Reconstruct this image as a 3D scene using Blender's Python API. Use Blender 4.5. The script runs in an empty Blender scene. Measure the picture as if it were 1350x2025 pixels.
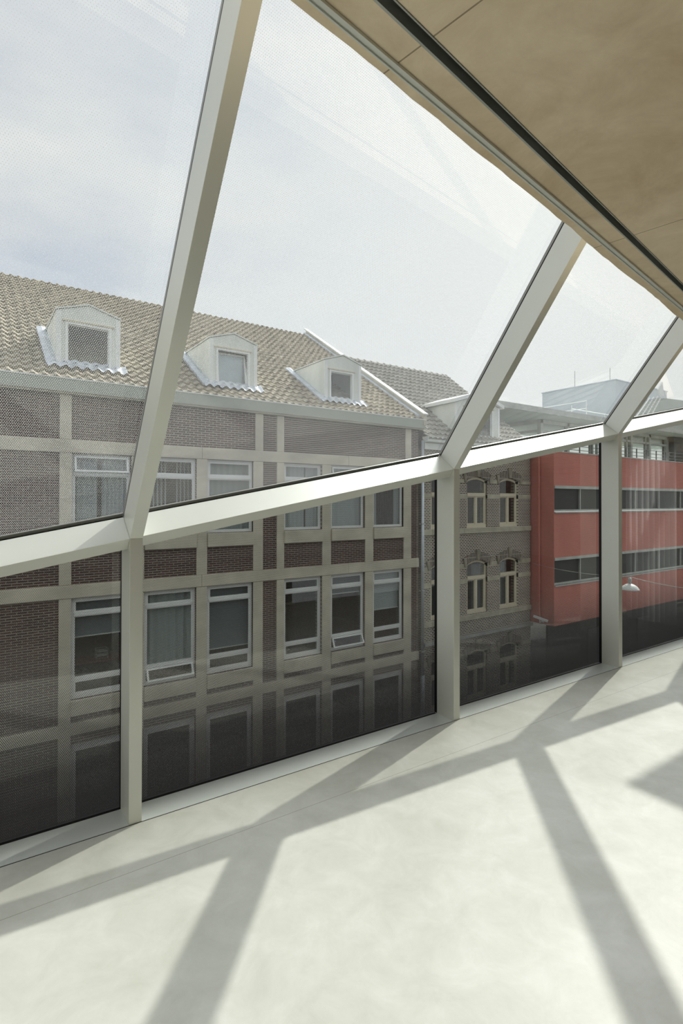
import bpy, math, random
from mathutils import Matrix, Vector
R = math.radians
S = bpy.context.scene
COL = S.collection
random.seed(7)

# ---------------------------------------------------------------- camera
H = 1.6
cd = bpy.data.cameras.new('camera'); cam = bpy.data.objects.new('camera', cd); COL.objects.link(cam); S.camera = cam
cd.sensor_fit = 'HORIZONTAL'; cd.sensor_width = 36.0; cd.lens = 1077.56 * 36 / 1350
cd.shift_y = -(1012.5 - 982.17) / 1350; cd.clip_start = 0.05; cd.clip_end = 500
yaw, pit, rol = 0.967147, 0.0079932, 0.0014905
fw = Vector((math.cos(yaw) * math.cos(pit), math.sin(yaw) * math.cos(pit), math.sin(pit)))
rt = Vector((math.sin(yaw), -math.cos(yaw), 0)); up = rt.cross(fw)
rt = (rt * math.cos(rol) + up * math.sin(rol)).normalized(); up = rt.cross(fw)
m = Matrix((rt, up, -fw)).transposed().to_4x4(); m.translation = (0, 0, H); cam.matrix_world = m

# ---------------------------------------------------------------- sky, sun, exposure
S.view_settings.view_transform = 'Standard'; S.view_settings.look = 'None'
S.view_settings.gamma = 1; S.view_settings.use_curve_mapping = False
S.view_settings.exposure = 0.09
SKY = 1.0
GLOW = 10.0
SUN = 4.6
W = bpy.data.worlds.new('sky'); S.world = W; W.use_nodes = True
wn = W.node_tree.nodes; wl = W.node_tree.links; wn.clear()
tc = wn.new('ShaderNodeTexCoord')
mp = wn.new('ShaderNodeMapping'); mp.inputs['Scale'].default_value = (1.2, 1.2, 3.2); mp.inputs['Location'].default_value = (0.9, 0.25, 0.3)
nz = wn.new('ShaderNodeTexNoise'); nz.inputs['Scale'].default_value = 1.5; nz.inputs['Detail'].default_value = 5; nz.inputs['Roughness'].default_value = 0.5
cr = wn.new('ShaderNodeValToRGB')
cr.color_ramp.elements[0].position = 0.36; cr.color_ramp.elements[0].color = (0.66, 0.72, 0.84, 1)
cr.color_ramp.elements[1].position = 0.60; cr.color_ramp.elements[1].color = (1.0, 1.0, 1.0, 1)
wl.new(tc.outputs['Generated'], mp.inputs[0]); wl.new(mp.outputs[0], nz.inputs[0]); wl.new(nz.outputs[0], cr.inputs[0])
# brighter, whiter haze towards the sun
SD = Vector((0.950, 0.282, 1.0)).normalized()
dt = wn.new('ShaderNodeVectorMath'); dt.operation = 'DOT_PRODUCT'; dt.inputs[1].default_value = Vector((0.96, 0.30, 0.32)).normalized()
wl.new(tc.outputs['Generated'], dt.inputs[0])
mr = wn.new('ShaderNodeMapRange'); mr.inputs[1].default_value = 0.45; mr.inputs[2].default_value = 1.0
wl.new(dt.outputs['Value'], mr.inputs[0])
mx = wn.new('ShaderNodeMix'); mx.data_type = 'RGBA'; mx.inputs[7].default_value = (1.16, 1.17, 1.16, 1)
wl.new(mr.outputs[0], mx.inputs[0]); wl.new(cr.outputs[0], mx.inputs[6])
# wide bright aureole of the hazy sun
d2 = wn.new('ShaderNodeVectorMath'); d2.operation = 'DOT_PRODUCT'; d2.inputs[1].default_value = SD
wl.new(tc.outputs['Generated'], d2.inputs[0])
m2 = wn.new('ShaderNodeMapRange'); m2.interpolation_type = 'SMOOTHSTEP'; m2.inputs[1].default_value = 0.915; m2.inputs[2].default_value = 1.0; m2.inputs[3].default_value = 1.0; m2.inputs[4].default_value = GLOW
wl.new(d2.outputs['Value'], m2.inputs[0])
bg = wn.new('ShaderNodeBackground')
ms = wn.new('ShaderNodeMath'); ms.operation = 'MULTIPLY'; ms.inputs[1].default_value = SKY; wl.new(m2.outputs[0], ms.inputs[0])
wl.new(mx.outputs[2], bg.inputs[0]); wl.new(ms.outputs[0], bg.inputs[1])
wo = wn.new('ShaderNodeOutputWorld'); wl.new(bg.outputs[0], wo.inputs[0])
sl = bpy.data.lights.new('sun', 'SUN'); sl.energy = SUN; sl.angle = R(0.7); sl.color = (1.0, 0.96, 0.88)
so = bpy.data.objects.new('sun', sl); COL.objects.link(so); so.location = (8, 10, 12)
so.rotation_euler = SD.to_track_quat('Z', 'Y').to_euler()
S.cycles.transparent_max_bounces = 24; S.cycles.max_bounces = 10; S.cycles.diffuse_bounces = 5
S.cycles.use_denoising = True; S.cycles.sample_clamp_indirect = 6

# ---------------------------------------------------------------- materials
def nodes(name):
    mt = bpy.data.materials.new(name); mt.use_nodes = True
    nt = mt.node_tree; return mt, nt, nt.nodes['Principled BSDF']
def setc(b, col, rough=0.6, metal=0.0, spec=0.5):
    b.inputs['Base Color'].default_value = (*col, 1); b.inputs['Roughness'].default_value = rough
    b.inputs['Metallic'].default_value = metal; b.inputs['Specular IOR Level'].default_value = spec
def plain(name, col, rough=0.6, metal=0.0, spec=0.5, var=0.12, scale=3.0, stretch=(1, 1, 1), bump=0.0):
    mt, nt, b = nodes(name); setc(b, col, rough, metal, spec)
    if var:
        t = nt.nodes.new('ShaderNodeTexCoord'); mp = nt.nodes.new('ShaderNodeMapping'); mp.inputs['Scale'].default_value = stretch
        n = nt.nodes.new('ShaderNodeTexNoise'); n.inputs['Scale'].default_value = scale; n.inputs['Detail'].default_value = 6
        r = nt.nodes.new('ShaderNodeValToRGB')
        r.color_ramp.elements[0].position = 0.3; r.color_ramp.elements[1].position = 0.7
        r.color_ramp.elements[0].color = (*[c * (1 - var) for c in col], 1); r.color_ramp.elements[1].color = (*[min(1, c * (1 + var)) for c in col], 1)
        nt.links.new(t.outputs['Object'], mp.inputs[0]); nt.links.new(mp.outputs[0], n.inputs[0])
        nt.links.new(n.outputs[0], r.inputs[0]); nt.links.new(r.outputs[0], b.inputs['Base Color'])
        if bump:
            bp = nt.nodes.new('ShaderNodeBump'); bp.inputs['Strength'].default_value = bump; bp.inputs['Distance'].default_value = 0.02
            nt.links.new(n.outputs[0], bp.inputs['Height']); nt.links.new(bp.outputs[0], b.inputs['Normal'])
    return mt
def swizzle(nt, ax=('X', 'Z')):
    t = nt.nodes.new('ShaderNodeTexCoord'); s = nt.nodes.new('ShaderNodeSeparateXYZ'); c = nt.nodes.new('ShaderNodeCombineXYZ')
    nt.links.new(t.outputs['Object'], s.inputs[0]); nt.links.new(s.outputs[ax[0]], c.inputs[0]); nt.links.new(s.outputs[ax[1]], c.inputs[1])
    return c
def brick(name, c1, c2, mortar, bw, rh, ms, off=0.5, ax=('X', 'Z'), smooth=0.1):
    mt, nt, b = nodes(name); setc(b, c1, 0.85, 0, 0.2)
    c = swizzle(nt, ax)
    bt = nt.nodes.new('ShaderNodeTexBrick'); bt.inputs['Scale'].default_value = 1
    bt.inputs['Color1'].default_value = (*c1, 1); bt.inputs['Color2'].default_value = (*c2, 1); bt.inputs['Mortar'].default_value = (*mortar, 1)
    bt.inputs['Brick Width'].default_value = bw; bt.inputs['Row Height'].default_value = rh; bt.inputs['Mortar Size'].default_value = ms
    bt.inputs['Mortar Smooth'].default_value = smooth; bt.offset = off
    n = nt.nodes.new('ShaderNodeTexNoise'); n.inputs['Scale'].default_value = 1.6; n.inputs['Detail'].default_value = 6
    t = nt.nodes.new('ShaderNodeTexCoord'); nt.links.new(t.outputs['Object'], n.inputs[0])
    hs = nt.nodes.new('ShaderNodeHueSaturation'); mr = nt.nodes.new('ShaderNodeMapRange')
    mr.inputs[3].default_value = 0.75; mr.inputs[4].default_value = 1.25
    nt.links.new(n.outputs[0], mr.inputs[0]); nt.links.new(mr.outputs[0], hs.inputs['Value'])
    nt.links.new(c.outputs[0], bt.inputs[0]); nt.links.new(bt.outputs[0], hs.inputs['Color']); nt.links.new(hs.outputs[0], b.inputs['Base Color'])
    return mt

M = {}
M['alu'] = plain('anodised_aluminium', (0.72, 0.73, 0.675), 0.38, 0.35, 0.5, 0.03, 1.5)
M['alu_floor'] = plain('aluminium_sill', (0.72, 0.76, 0.75), 0.3, 0.25, 0.5, 0.03, 2)
M['black'] = plain('black_rubber', (0.008, 0.008, 0.008), 0.5, 0, 0.3, 0)
M['spacer'] = plain('grey_spacer', (0.33, 0.33, 0.31), 0.4, 0.3, 0.5, 0)
M['stone'] = plain('sandstone', (0.62, 0.575, 0.465), 0.85, 0, 0.2, 0.16, 1.3, (1, 1, 1.6))
M['stone_old'] = plain('weathered_stone', (0.30, 0.275, 0.215), 0.9, 0, 0.2, 0.3, 4)
M['stone_mid'] = plain('old_sandstone', (0.46, 0.43, 0.34), 0.85, 0, 0.2, 0.2, 2.5)
M['brick'] = brick('purple_brick', (0.115, 0.062, 0.055), (0.075, 0.045, 0.043), (0.33, 0.30, 0.25), 0.21, 0.058, 0.0085)
M['brick2'] = brick('dark_brick', (0.075, 0.038, 0.03), (0.028, 0.02, 0.019), (0.60, 0.555, 0.47), 0.145, 0.060, 0.0135, smooth=0.0)
M['brick2v'] = brick('arch_brick', (0.12, 0.085, 0.07), (0.08, 0.06, 0.055), (0.42, 0.39, 0.33), 0.07, 0.5, 0.014, off=0.0, smooth=0.0)
M['gutter'] = plain('pale_green_gutter', (0.48, 0.52, 0.45), 0.7, 0, 0.3, 0.08, 1.2)
M['tile'] = plain('pantile', (0.37, 0.33, 0.26), 0.75, 0, 0.25, 0.45, 6.0, bump=0.1)
M['tile2'] = plain('pantile_grey', (0.32, 0.31, 0.275), 0.7, 0, 0.3, 0.35, 6.0, bump=0.1)
M['white'] = plain('white_paint', (0.84, 0.85, 0.83), 0.5, 0, 0.4, 0.05, 2)
M['offwhite'] = plain('weathered_white', (0.76, 0.78, 0.73), 0.65, 0, 0.3, 0.12, 1.5, (1, 1, .5))
M['cream'] = plain('cream_paint', (0.66, 0.60, 0.45), 0.5, 0, 0.4, 0.05, 2)
M['lead'] = plain('lead_flashing', (0.60, 0.64, 0.70), 0.5, 0.25, 0.5, 0.2, 5, bump=0.5)
M['zinc'] = plain('zinc', (0.55, 0.60, 0.66), 0.35, 0.6, 0.5, 0.08, 4)
M['red'] = plain('red_render', (0.54, 0.20, 0.16), 0.85, 0, 0.2, 0.10, 1.6, (1, 1, .35))
M['slitmetal'] = plain('grey_metal', (0.42, 0.43, 0.40), 0.5, 0.3, 0.5, 0.15, 3)
M['dark'] = plain('dark_grey', (0.035, 0.037, 0.036), 0.6, 0, 0.3, 0.2, 2)
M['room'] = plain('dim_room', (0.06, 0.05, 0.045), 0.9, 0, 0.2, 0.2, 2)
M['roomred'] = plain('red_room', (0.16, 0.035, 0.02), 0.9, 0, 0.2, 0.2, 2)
M['steel'] = plain('dark_steel', (0.12, 0.12, 0.12), 0.4, 0.6, 0.5, 0)
M['boxgrey'] = plain('pale_blue_grey_cladding', (0.62, 0.66, 0.69), 0.7, 0, 0.3, 0.06, 1.0)
M['canopy'] = plain('canopy_render', (0.68, 0.72, 0.67), 0.7, 0, 0.3, 0.06, 1.0)
M['greenroof'] = plain('grey_green_roof', (0.38, 0.42, 0.39), 0.8, 0, 0.2, 0.1, 1.0)
M['asphalt'] = plain('asphalt', (0.05, 0.05, 0.05), 0.9, 0, 0.2, 0.2, 2)
M['plaster'] = plain('white_plaster', (0.80, 0.80, 0.77), 0.85, 0, 0.3, 0.03, 1)
M['leaf'] = plain('leaf', (0.03, 0.06, 0.025), 0.5, 0, 0.4, 0.3, 8)
M['lampwhite'] = plain('lamp_enamel', (0.80, 0.82, 0.80), 0.3, 0, 0.5, 0)
M['paleglow'] = plain('lamp_bar', (0.42, 0.40, 0.30), 0.5, 0, 0.4, 0)

def sheer(name, col, alpha, trn=0.4):
    mt, nt, b = nodes(name); nt.nodes.remove(b)
    d = nt.nodes.new('ShaderNodeBsdfDiffuse'); t = nt.nodes.new('ShaderNodeBsdfTranslucent'); tr = nt.nodes.new('ShaderNodeBsdfTransparent')
    d.inputs[0].default_value = (*col, 1); t.inputs[0].default_value = (*col, 1)
    a = nt.nodes.new('ShaderNodeMixShader'); a.inputs[0].default_value = trn
    c = nt.nodes.new('ShaderNodeMixShader'); c.inputs[0].default_value = alpha
    nt.links.new(d.outputs[0], a.inputs[1]); nt.links.new(t.outputs[0], a.inputs[2])
    nt.links.new(tr.outputs[0], c.inputs[1]); nt.links.new(a.outputs[0], c.inputs[2])
    nt.links.new(c.outputs[0], nt.nodes['Material Output'].inputs[0]); return mt
M['sheer'] = sheer('sheer_fabric', (0.95, 0.96, 0.97), 0.96, 0.72)
M['curtain'] = sheer('white_curtain', (0.80, 0.84, 0.86), 1.0)
M['blind'] = sheer('slatted_blind', (0.36, 0.40, 0.44), 1.0)

def schlick(nt, f0, k=0.9):
    g = nt.nodes.new('ShaderNodeNewGeometry'); d = nt.nodes.new('ShaderNodeVectorMath'); d.operation = 'DOT_PRODUCT'
    nt.links.new(g.outputs['Incoming'], d.inputs[0]); nt.links.new(g.outputs['Normal'], d.inputs[1])
    def mth(op, a, b=None):
        n = nt.nodes.new('ShaderNodeMath'); n.operation = op
        for i, v in enumerate((a, b)):
            if v is None: continue
            if isinstance(v, (int, float)): n.inputs[i].default_value = v
            else: nt.links.new(v, n.inputs[i])
        return n.outputs[0]
    ab = mth('ABSOLUTE', d.outputs['Value']); p = mth('POWER', mth('SUBTRACT', 1.0, ab), 5.0)
    return mth('ADD', mth('MULTIPLY', p, k), f0), mth
def clear_glass(name, tint, f0):
    mt, nt, b = nodes(name); nt.nodes.remove(b)
    fac, mth = schlick(nt, f0)
    tr = nt.nodes.new('ShaderNodeBsdfTransparent'); tr.inputs[0].default_value = (*tint, 1)
    gl = nt.nodes.new('ShaderNodeBsdfGlossy'); gl.inputs['Roughness'].default_value = 0.0
    mx = nt.nodes.new('ShaderNodeMixShader'); nt.links.new(fac, mx.inputs[0]); nt.links.new(tr.outputs[0], mx.inputs[1]); nt.links.new(gl.outputs[0], mx.inputs[2])
    nt.links.new(mx.outputs[0], nt.nodes['Material Output'].inputs[0]); return mt
M['pane'] = clear_glass('window_glass', (0.80, 0.84, 0.82), 0.10)

def frit_glass(name, tint, f0, pitch, dot_col, trans_col, c_bot, c_top, zh, dirt):
    """glass printed with a hexagonal grid of ceramic dots whose size changes with height (uv in metres)"""
    mt, nt, b = nodes(name); nt.nodes.remove(b)
    fac, mth = schlick(nt, f0)
    uv = nt.nodes.new('ShaderNodeUVMap'); uv.uv_map = 'uv'; sp = nt.nodes.new('ShaderNodeSeparateXYZ'); nt.links.new(uv.outputs[0], sp.inputs[0])
    px, py = pitch, pitch * math.sqrt(3)
    def cell(off):
        a = mth('SUBTRACT', mth('FRACT', mth('ADD', mth('DIVIDE', sp.outputs[0], px), off)), 0.5)
        c = mth('SUBTRACT', mth('FRACT', mth('ADD', mth('DIVIDE', sp.outputs[1], py), off)), 0.5)
        a = mth('MULTIPLY', a, px); c = mth('MULTIPLY', c, py)
        return mth('ADD', mth('MULTIPLY', a, a), mth('MULTIPLY', c, c))
    d2 = mth('MINIMUM', cell(0.0), cell(0.5))
    mr = nt.nodes.new('ShaderNodeMapRange'); mr.clamp = True
    mr.interpolation_type = 'SMOOTHSTEP'; mr.inputs[1].default_value = zh[0]; mr.inputs[2].default_value = zh[1]; mr.inputs[3].default_value = c_bot; mr.inputs[4].default_value = c_top
    nt.links.new(sp.outputs[1], mr.inputs[0])
    r2 = mth('MULTIPLY', mr.outputs[0], px * py / (2 * math.pi))
    dot = mth('LESS_THAN', d2, r2)
    tr = nt.nodes.new('ShaderNodeBsdfTransparent'); tr.inputs[0].default_value = (*tint, 1)
    gl = nt.nodes.new('ShaderNodeBsdfGlossy'); gl.inputs['Roughness'].default_value = 0.0
    di = nt.nodes.new('ShaderNodeBsdfDiffuse'); di.inputs[0].default_value = (*dot_col, 1)
    tl = nt.nodes.new('ShaderNodeBsdfTranslucent'); tl.inputs[0].default_value = (*trans_col, 1)
    ad = nt.nodes.new('ShaderNodeAddShader'); nt.links.new(di.outputs[0], ad.inputs[0]); nt.links.new(tl.outputs[0], ad.inputs[1])
    # faint dust film, streaked downwards
    mp = nt.nodes.new('ShaderNodeMapping'); mp.inputs['Scale'].default_value = (14, 0.35, 1); nt.links.new(uv.outputs[0], mp.inputs[0])
    n = nt.nodes.new('ShaderNodeTexNoise'); n.inputs['Scale'].default_value = 1; n.inputs['Detail'].default_value = 4; nt.links.new(mp.outputs[0], n.inputs[0])
    m2 = nt.nodes.new('ShaderNodeMapRange'); m2.inputs[1].default_value = 0.42; m2.inputs[2].default_value = 0.75; m2.inputs[3].default_value = dirt * .25; m2.inputs[4].default_value = dirt
    nt.links.new(n.outputs[0], m2.inputs[0])
    df = nt.nodes.new('ShaderNodeBsdfDiffuse'); df.inputs[0].default_value = (0.7, 0.68, 0.62, 1)
    md = nt.nodes.new('ShaderNodeMixShader'); nt.links.new(m2.outputs[0], md.inputs[0]); nt.links.new(tr.outputs[0], md.inputs[1]); nt.links.new(df.outputs[0], md.inputs[2])
    a = nt.nodes.new('ShaderNodeMixShader'); nt.links.new(fac, a.inputs[0]); nt.links.new(md.outputs[0], a.inputs[1]); nt.links.new(gl.outputs[0], a.inputs[2])
    f = nt.nodes.new('ShaderNodeMixShader'); nt.links.new(dot, f.inputs[0]); nt.links.new(a.outputs[0], f.inputs[1]); nt.links.new(ad.outputs[0], f.inputs[2])
    nt.links.new(f.outputs[0], nt.nodes['Material Output'].inputs[0]); return mt
M['glass_low'] = frit_glass('fritted_glass_low', (0.80, 0.83, 0.79), 0.19, 0.0078, (0.012, 0.012, 0.012), (0.02, 0.02, 0.02), 0.96, 0.16, (0.03, 0.95), 0.012)
M['glass_up'] = frit_glass('fritted_glass_up', (0.81, 0.84, 0.83), 0.125, 0.0085, (0.12, 0.12, 0.115), (0.30, 0.31, 0.31), 0.15, 0.15, (0, 3.0), 0.01)

def concrete(name, c1, c2, rough, spec, bump, sc=1.0, joints=None):
    mt, nt, b = nodes(name); setc(b, c1, rough, 0, spec)
    t = nt.nodes.new('ShaderNodeTexCoord')
    n = nt.nodes.new('ShaderNodeTexNoise'); n.inputs['Scale'].default_value = 1.3 * sc; n.inputs['Detail'].default_value = 9; n.inputs['Roughness'].default_value = 0.62; n.inputs['Distortion'].default_value = 0.4
    n2 = nt.nodes.new('ShaderNodeTexNoise'); n2.inputs['Scale'].default_value = 5 * sc; n2.inputs['Detail'].default_value = 8; n2.inputs['Roughness'].default_value = 0.7; n2.inputs['Distortion'].default_value = 0.5
    nt.links.new(t.outputs['Object'], n.inputs[0]); nt.links.new(t.outputs['Object'], n2.inputs[0])
    mm = nt.nodes.new('ShaderNodeMath'); mm.operation = 'MULTIPLY_ADD'; mm.inputs[1].default_value = 0.5
    nt.links.new(n2.outputs[0], mm.inputs[0])
    m5 = nt.nodes.new('ShaderNodeMath'); m5.operation = 'MULTIPLY'; m5.inputs[1].default_value = 0.5; nt.links.new(n.outputs[0], m5.inputs[0]); nt.links.new(m5.outputs[0], mm.inputs[2])
    r = nt.nodes.new('ShaderNodeValToRGB'); r.color_ramp.elements[0].position = 0.38; r.color_ramp.elements[1].position = 0.62
    r.color_ramp.elements[0].color = (*c1, 1); r.color_ramp.elements[1].color = (*c2, 1)
    nt.links.new(mm.outputs[0], r.inputs[0])
    last = r.outputs[0]
    for (a, bb, off, per, wd) in joints or []:   # thin dark lines where a*x + b*y = off (+ k*per)
        s = nt.nodes.new('ShaderNodeVectorMath'); s.operation = 'DOT_PRODUCT'; s.inputs[1].default_value = (a, bb, 0); nt.links.new(t.outputs['Object'], s.inputs[0])
        def mth(op, x, y):
            q = nt.nodes.new('ShaderNodeMath'); q.operation = op; nt.links.new(x, q.inputs[0]); q.inputs[1].default_value = y; return q.outputs[0]
        v = mth('SUBTRACT', s.outputs['Value'], off)
        if per: v = mth('MULTIPLY', mth('SUBTRACT', mth('FRACT', mth('ADD', mth('DIVIDE', v, per), 0.5), 0), 0.5) if False else mth('SUBTRACT', mth('FRACT', mth('ADD', mth('DIVIDE', v, per), 0.5), 0.0), 0.5), per)
        ab = mth('ABSOLUTE', v, 0); lt = mth('LESS_THAN', ab, wd)
        mx = nt.nodes.new('ShaderNodeMix'); mx.data_type = 'RGBA'; mx.blend_type = 'MULTIPLY'; mx.inputs[7].default_value = (0.45, 0.42, 0.38, 1)
        nt.links.new(lt, mx.inputs[0]); nt.links.new(last, mx.inputs[6]); last = mx.outputs[2]
    nt.links.new(last, b.inputs['Base Color'])
    bp = nt.nodes.new('ShaderNodeBump'); bp.inputs['Strength'].default_value = bump; bp.inputs['Distance'].default_value = 0.004
    nt.links.new(n2.outputs[0], bp.inputs['Height']); nt.links.new(bp.outputs[0], b.inputs['Normal'])
    return mt
M['floor'] = concrete('polished_concrete', (0.475, 0.48, 0.43), (0.60, 0.605, 0.565), 0.42, 0.35, 0.06, joints=[(0, 1, 2.456, 0, 0.0012)])
ca, sa = math.cos(math.atan(0.1665)), math.sin(math.atan(0.1665))
M['ceiling'] = concrete('board_concrete', (0.64, 0.50, 0.33), (0.90, 0.76, 0.56), 0.75, 0.25, 0.25, joints=[(ca, sa, 0.713, 0.94, 0.0015)])

# ---------------------------------------------------------------- mesh helper
class MB:
    def __init__(s): s.v = []; s.f = []; s.uv = None
    def quad(s, *p):
        i = len(s.v); s.v += [tuple(q) for q in p]; s.f.append(tuple(range(i, i + len(p)))); return s
    def hexa(s, a, b):                       # two matching polygons a, b -> closed prism
        i = len(s.v); n = len(a); s.v += [tuple(q) for q in a] + [tuple(q) for q in b]
        s.f.append(tuple(i + k for k in range(n))[::-1]); s.f.append(tuple(i + n + k for k in range(n)))
        for k in range(n):
            l = (k + 1) % n; s.f.append((i + k, i + l, i + n + l, i + n + k))
        return s
    def box(s, x0, x1, y0, y1, z0, z1):
        return s.hexa([(x0, y0, z0), (x0, y1, z0), (x1, y1, z0), (x1, y0, z0)][::-1], [(x0, y0, z1), (x0, y1, z1), (x1, y1, z1), (x1, y0, z1)][::-1])
    def bar(s, p, q, w, h=None, upv=(0, 0, 1)):
        p, q = Vector(p), Vector(q); h = h or w; d = (q - p).normalized(); u = Vector(upv)
        if abs(d.dot(u)) > .98: u = Vector((1, 0, 0))
        a = d.cross(u).normalized() * w / 2; b = a.cross(d).normalized() * h / 2
        c = [(-1, -1), (1, -1), (1, 1), (-1, 1)]
        return s.hexa([p + a * i + b * j for i, j in c], [q + a * i + b * j for i, j in c])
    def tube(s, pts, r, n=8):
        pts = [Vector(p) for p in pts]; rings = []
        for k, p in enumerate(pts):
            d = (pts[min(k + 1, len(pts) - 1)] - pts[max(k - 1, 0)]).normalized(); u = Vector((0, 0, 1)) if abs(d.z) < .9 else Vector((1, 0, 0))
            a = d.cross(u).normalized(); b = a.cross(d).normalized(); i = len(s.v)
            s.v += [tuple(p + (a * math.cos(t) + b * math.sin(t)) * r) for t in [2 * math.pi * j / n for j in range(n)]]; rings.append(i)
        for k in range(len(rings) - 1):
            for j in range(n):
                l = (j + 1) % n; s.f.append((rings[k] + j, rings[k] + l, rings[k + 1] + l, rings[k + 1] + j))
        s.f.append(tuple(rings[0] + j for j in range(n))[::-1]); s.f.append(tuple(rings[-1] + j for j in range(n))); return s
    def lathe(s, c, prof, n=32):
        i = len(s.v); c = Vector(c)
        for r, z in prof: s.v += [tuple(c + Vector((r * math.cos(2 * math.pi * j / n), r * math.sin(2 * math.pi * j / n), z))) for j in range(n)]
        for k in range(len(prof) - 1):
            for j in range(n):
                l = (j + 1) % n; s.f.append((i + k * n + j, i + k * n + l, i + (k + 1) * n + l, i + (k + 1) * n + j))
        return s
    def build(s, name, mat, parent=None, bevel=0, smooth=False, **kw):
        me = bpy.data.meshes.new(name); me.from_pydata(s.v, [], s.f); me.update()
        import bmesh
        bm = bmesh.new(); bm.from_mesh(me); bmesh.ops.recalc_face_normals(bm, faces=bm.faces); bm.to_mesh(me); bm.free()
        if smooth:
            for p in me.polygons: p.use_smooth = True
        me.materials.append(M[mat] if isinstance(mat, str) else mat)
        o = bpy.data.objects.new(name, me); COL.objects.link(o)
        if parent: o.parent = parent
        if bevel:
            b = o.modifiers.new('bevel', 'BEVEL'); b.width = bevel; b.segments = 2; b.limit_method = 'ANGLE'
        return tag(o, **kw)
def tag(o, label=None, cat=None, group=None, kind=None):
    if label: o['label'] = label
    if cat: o['category'] = cat
    if group: o['group'] = group
    if kind: o['kind'] = kind
    return o
def empty(name, **kw):
    o = bpy.data.objects.new(name, None); o.empty_display_size = .1; COL.objects.link(o); return tag(o, **kw)
def cells(mb, x0, x1, z0, z1, y0, y1, holes):
    """wall between y0 and y1 with rectangular holes (x0,x1,z0,z1)"""
    xs = sorted({x0, x1, *[h[0] for h in holes], *[h[1] for h in holes]}); xs = [x for x in xs if x0 <= x <= x1]
    for a, b in zip(xs, xs[1:]):
        mid = (a + b) / 2; hs = sorted([(max(h[2], z0), min(h[3], z1)) for h in holes if h[0] < mid < h[1]])
        z = z0
        for p, q in hs:
            if p > z: mb.box(a, b, y0, y1, z, p)
            z = max(z, q)
        if z < z1: mb.box(a, b, y0, y1, z, z1)
    return mb

# ================================================================ THE ROOM
ST = dict(kind='structure')
NF = 2.812                                  # room side of the posts
PW, PD = 0.062, 0.170
PU = [-3.86, -1.60, 0.670, 2.935, 5.185, 7.44, 9.70, 11.95]
def zt(u): return 1.411 + 0.1866 * (u - 0.67)
EV = Vector((0, -0.6140, 0.7893)); OV = Vector((0, 0.7893, 0.6140))
TOPS = 4.3                                  # length of the leaning mullions

fl = MB(); fl.box(-6, 14, -8, NF - .001, -0.35, 0); fl.build('floor', 'floor', **ST, label='pale polished concrete floor with sunlight and long window shadows')
sill = MB(); sill.box(-6, 14, NF + .001, 2.985, -0.36, 0.001); sill.build('trim_1', 'alu_floor', **ST, label='brushed aluminium sill strip along the foot of the glass wall')
sill = MB(); sill.box(-6, 14, NF - .004, NF + .0005, -0.3, 0.0005); sill.build('trim_2', 'black', **ST)

k = 3
for i, u in enumerate(PU):
    a = Vector((u, NF, zt(u))); 
    prof = [Vector((0, NF, 0)), Vector((0, NF, a.z)), Vector((0, a.y, a.z)) + OV * PD, Vector((0, 2.985, a.z - .03)), Vector((0, 2.985, 0))]
    prof = [prof[0], prof[1], prof[2], prof[3], prof[4]]
    p = MB(); p.hexa([(u, q.y, q.z) for q in prof], [(u + PW, q.y, q.z) for q in prof])
    p.build(f'trim_{k}', 'alu', bevel=.0015, **ST); k += 1
    p = MB(); s0 = Vector((u, NF, zt(u) + .0008)); s1 = s0 + EV * TOPS
    c = [s0, s0 + OV * PD, s1 + OV * PD, s1]; p.hexa(c, [q + Vector((PW, 0, 0)) for q in c])
    p.build(f'trim_{k}', 'alu', bevel=.0015, **ST); k += 1
for u0, u1 in zip(PU, PU[1:]):
    a0, a1 = u0 + PW + .0005, u1 - .0005
    def sec(u):
        A = Vector((u, NF, zt(u)))
        pts = [(0, 0), (.1342, .1044), (.1735, .054), (.175, -.045), (.075, -.05), (.042, -.053)]
        return [(u, A.y + q[0], A.z + q[1]) for q in pts]
    p = MB(); p.hexa(sec(a0), sec(a1)); p.build(f'trim_{k}', 'alu', bevel=.0015, **ST); k += 1

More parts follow.
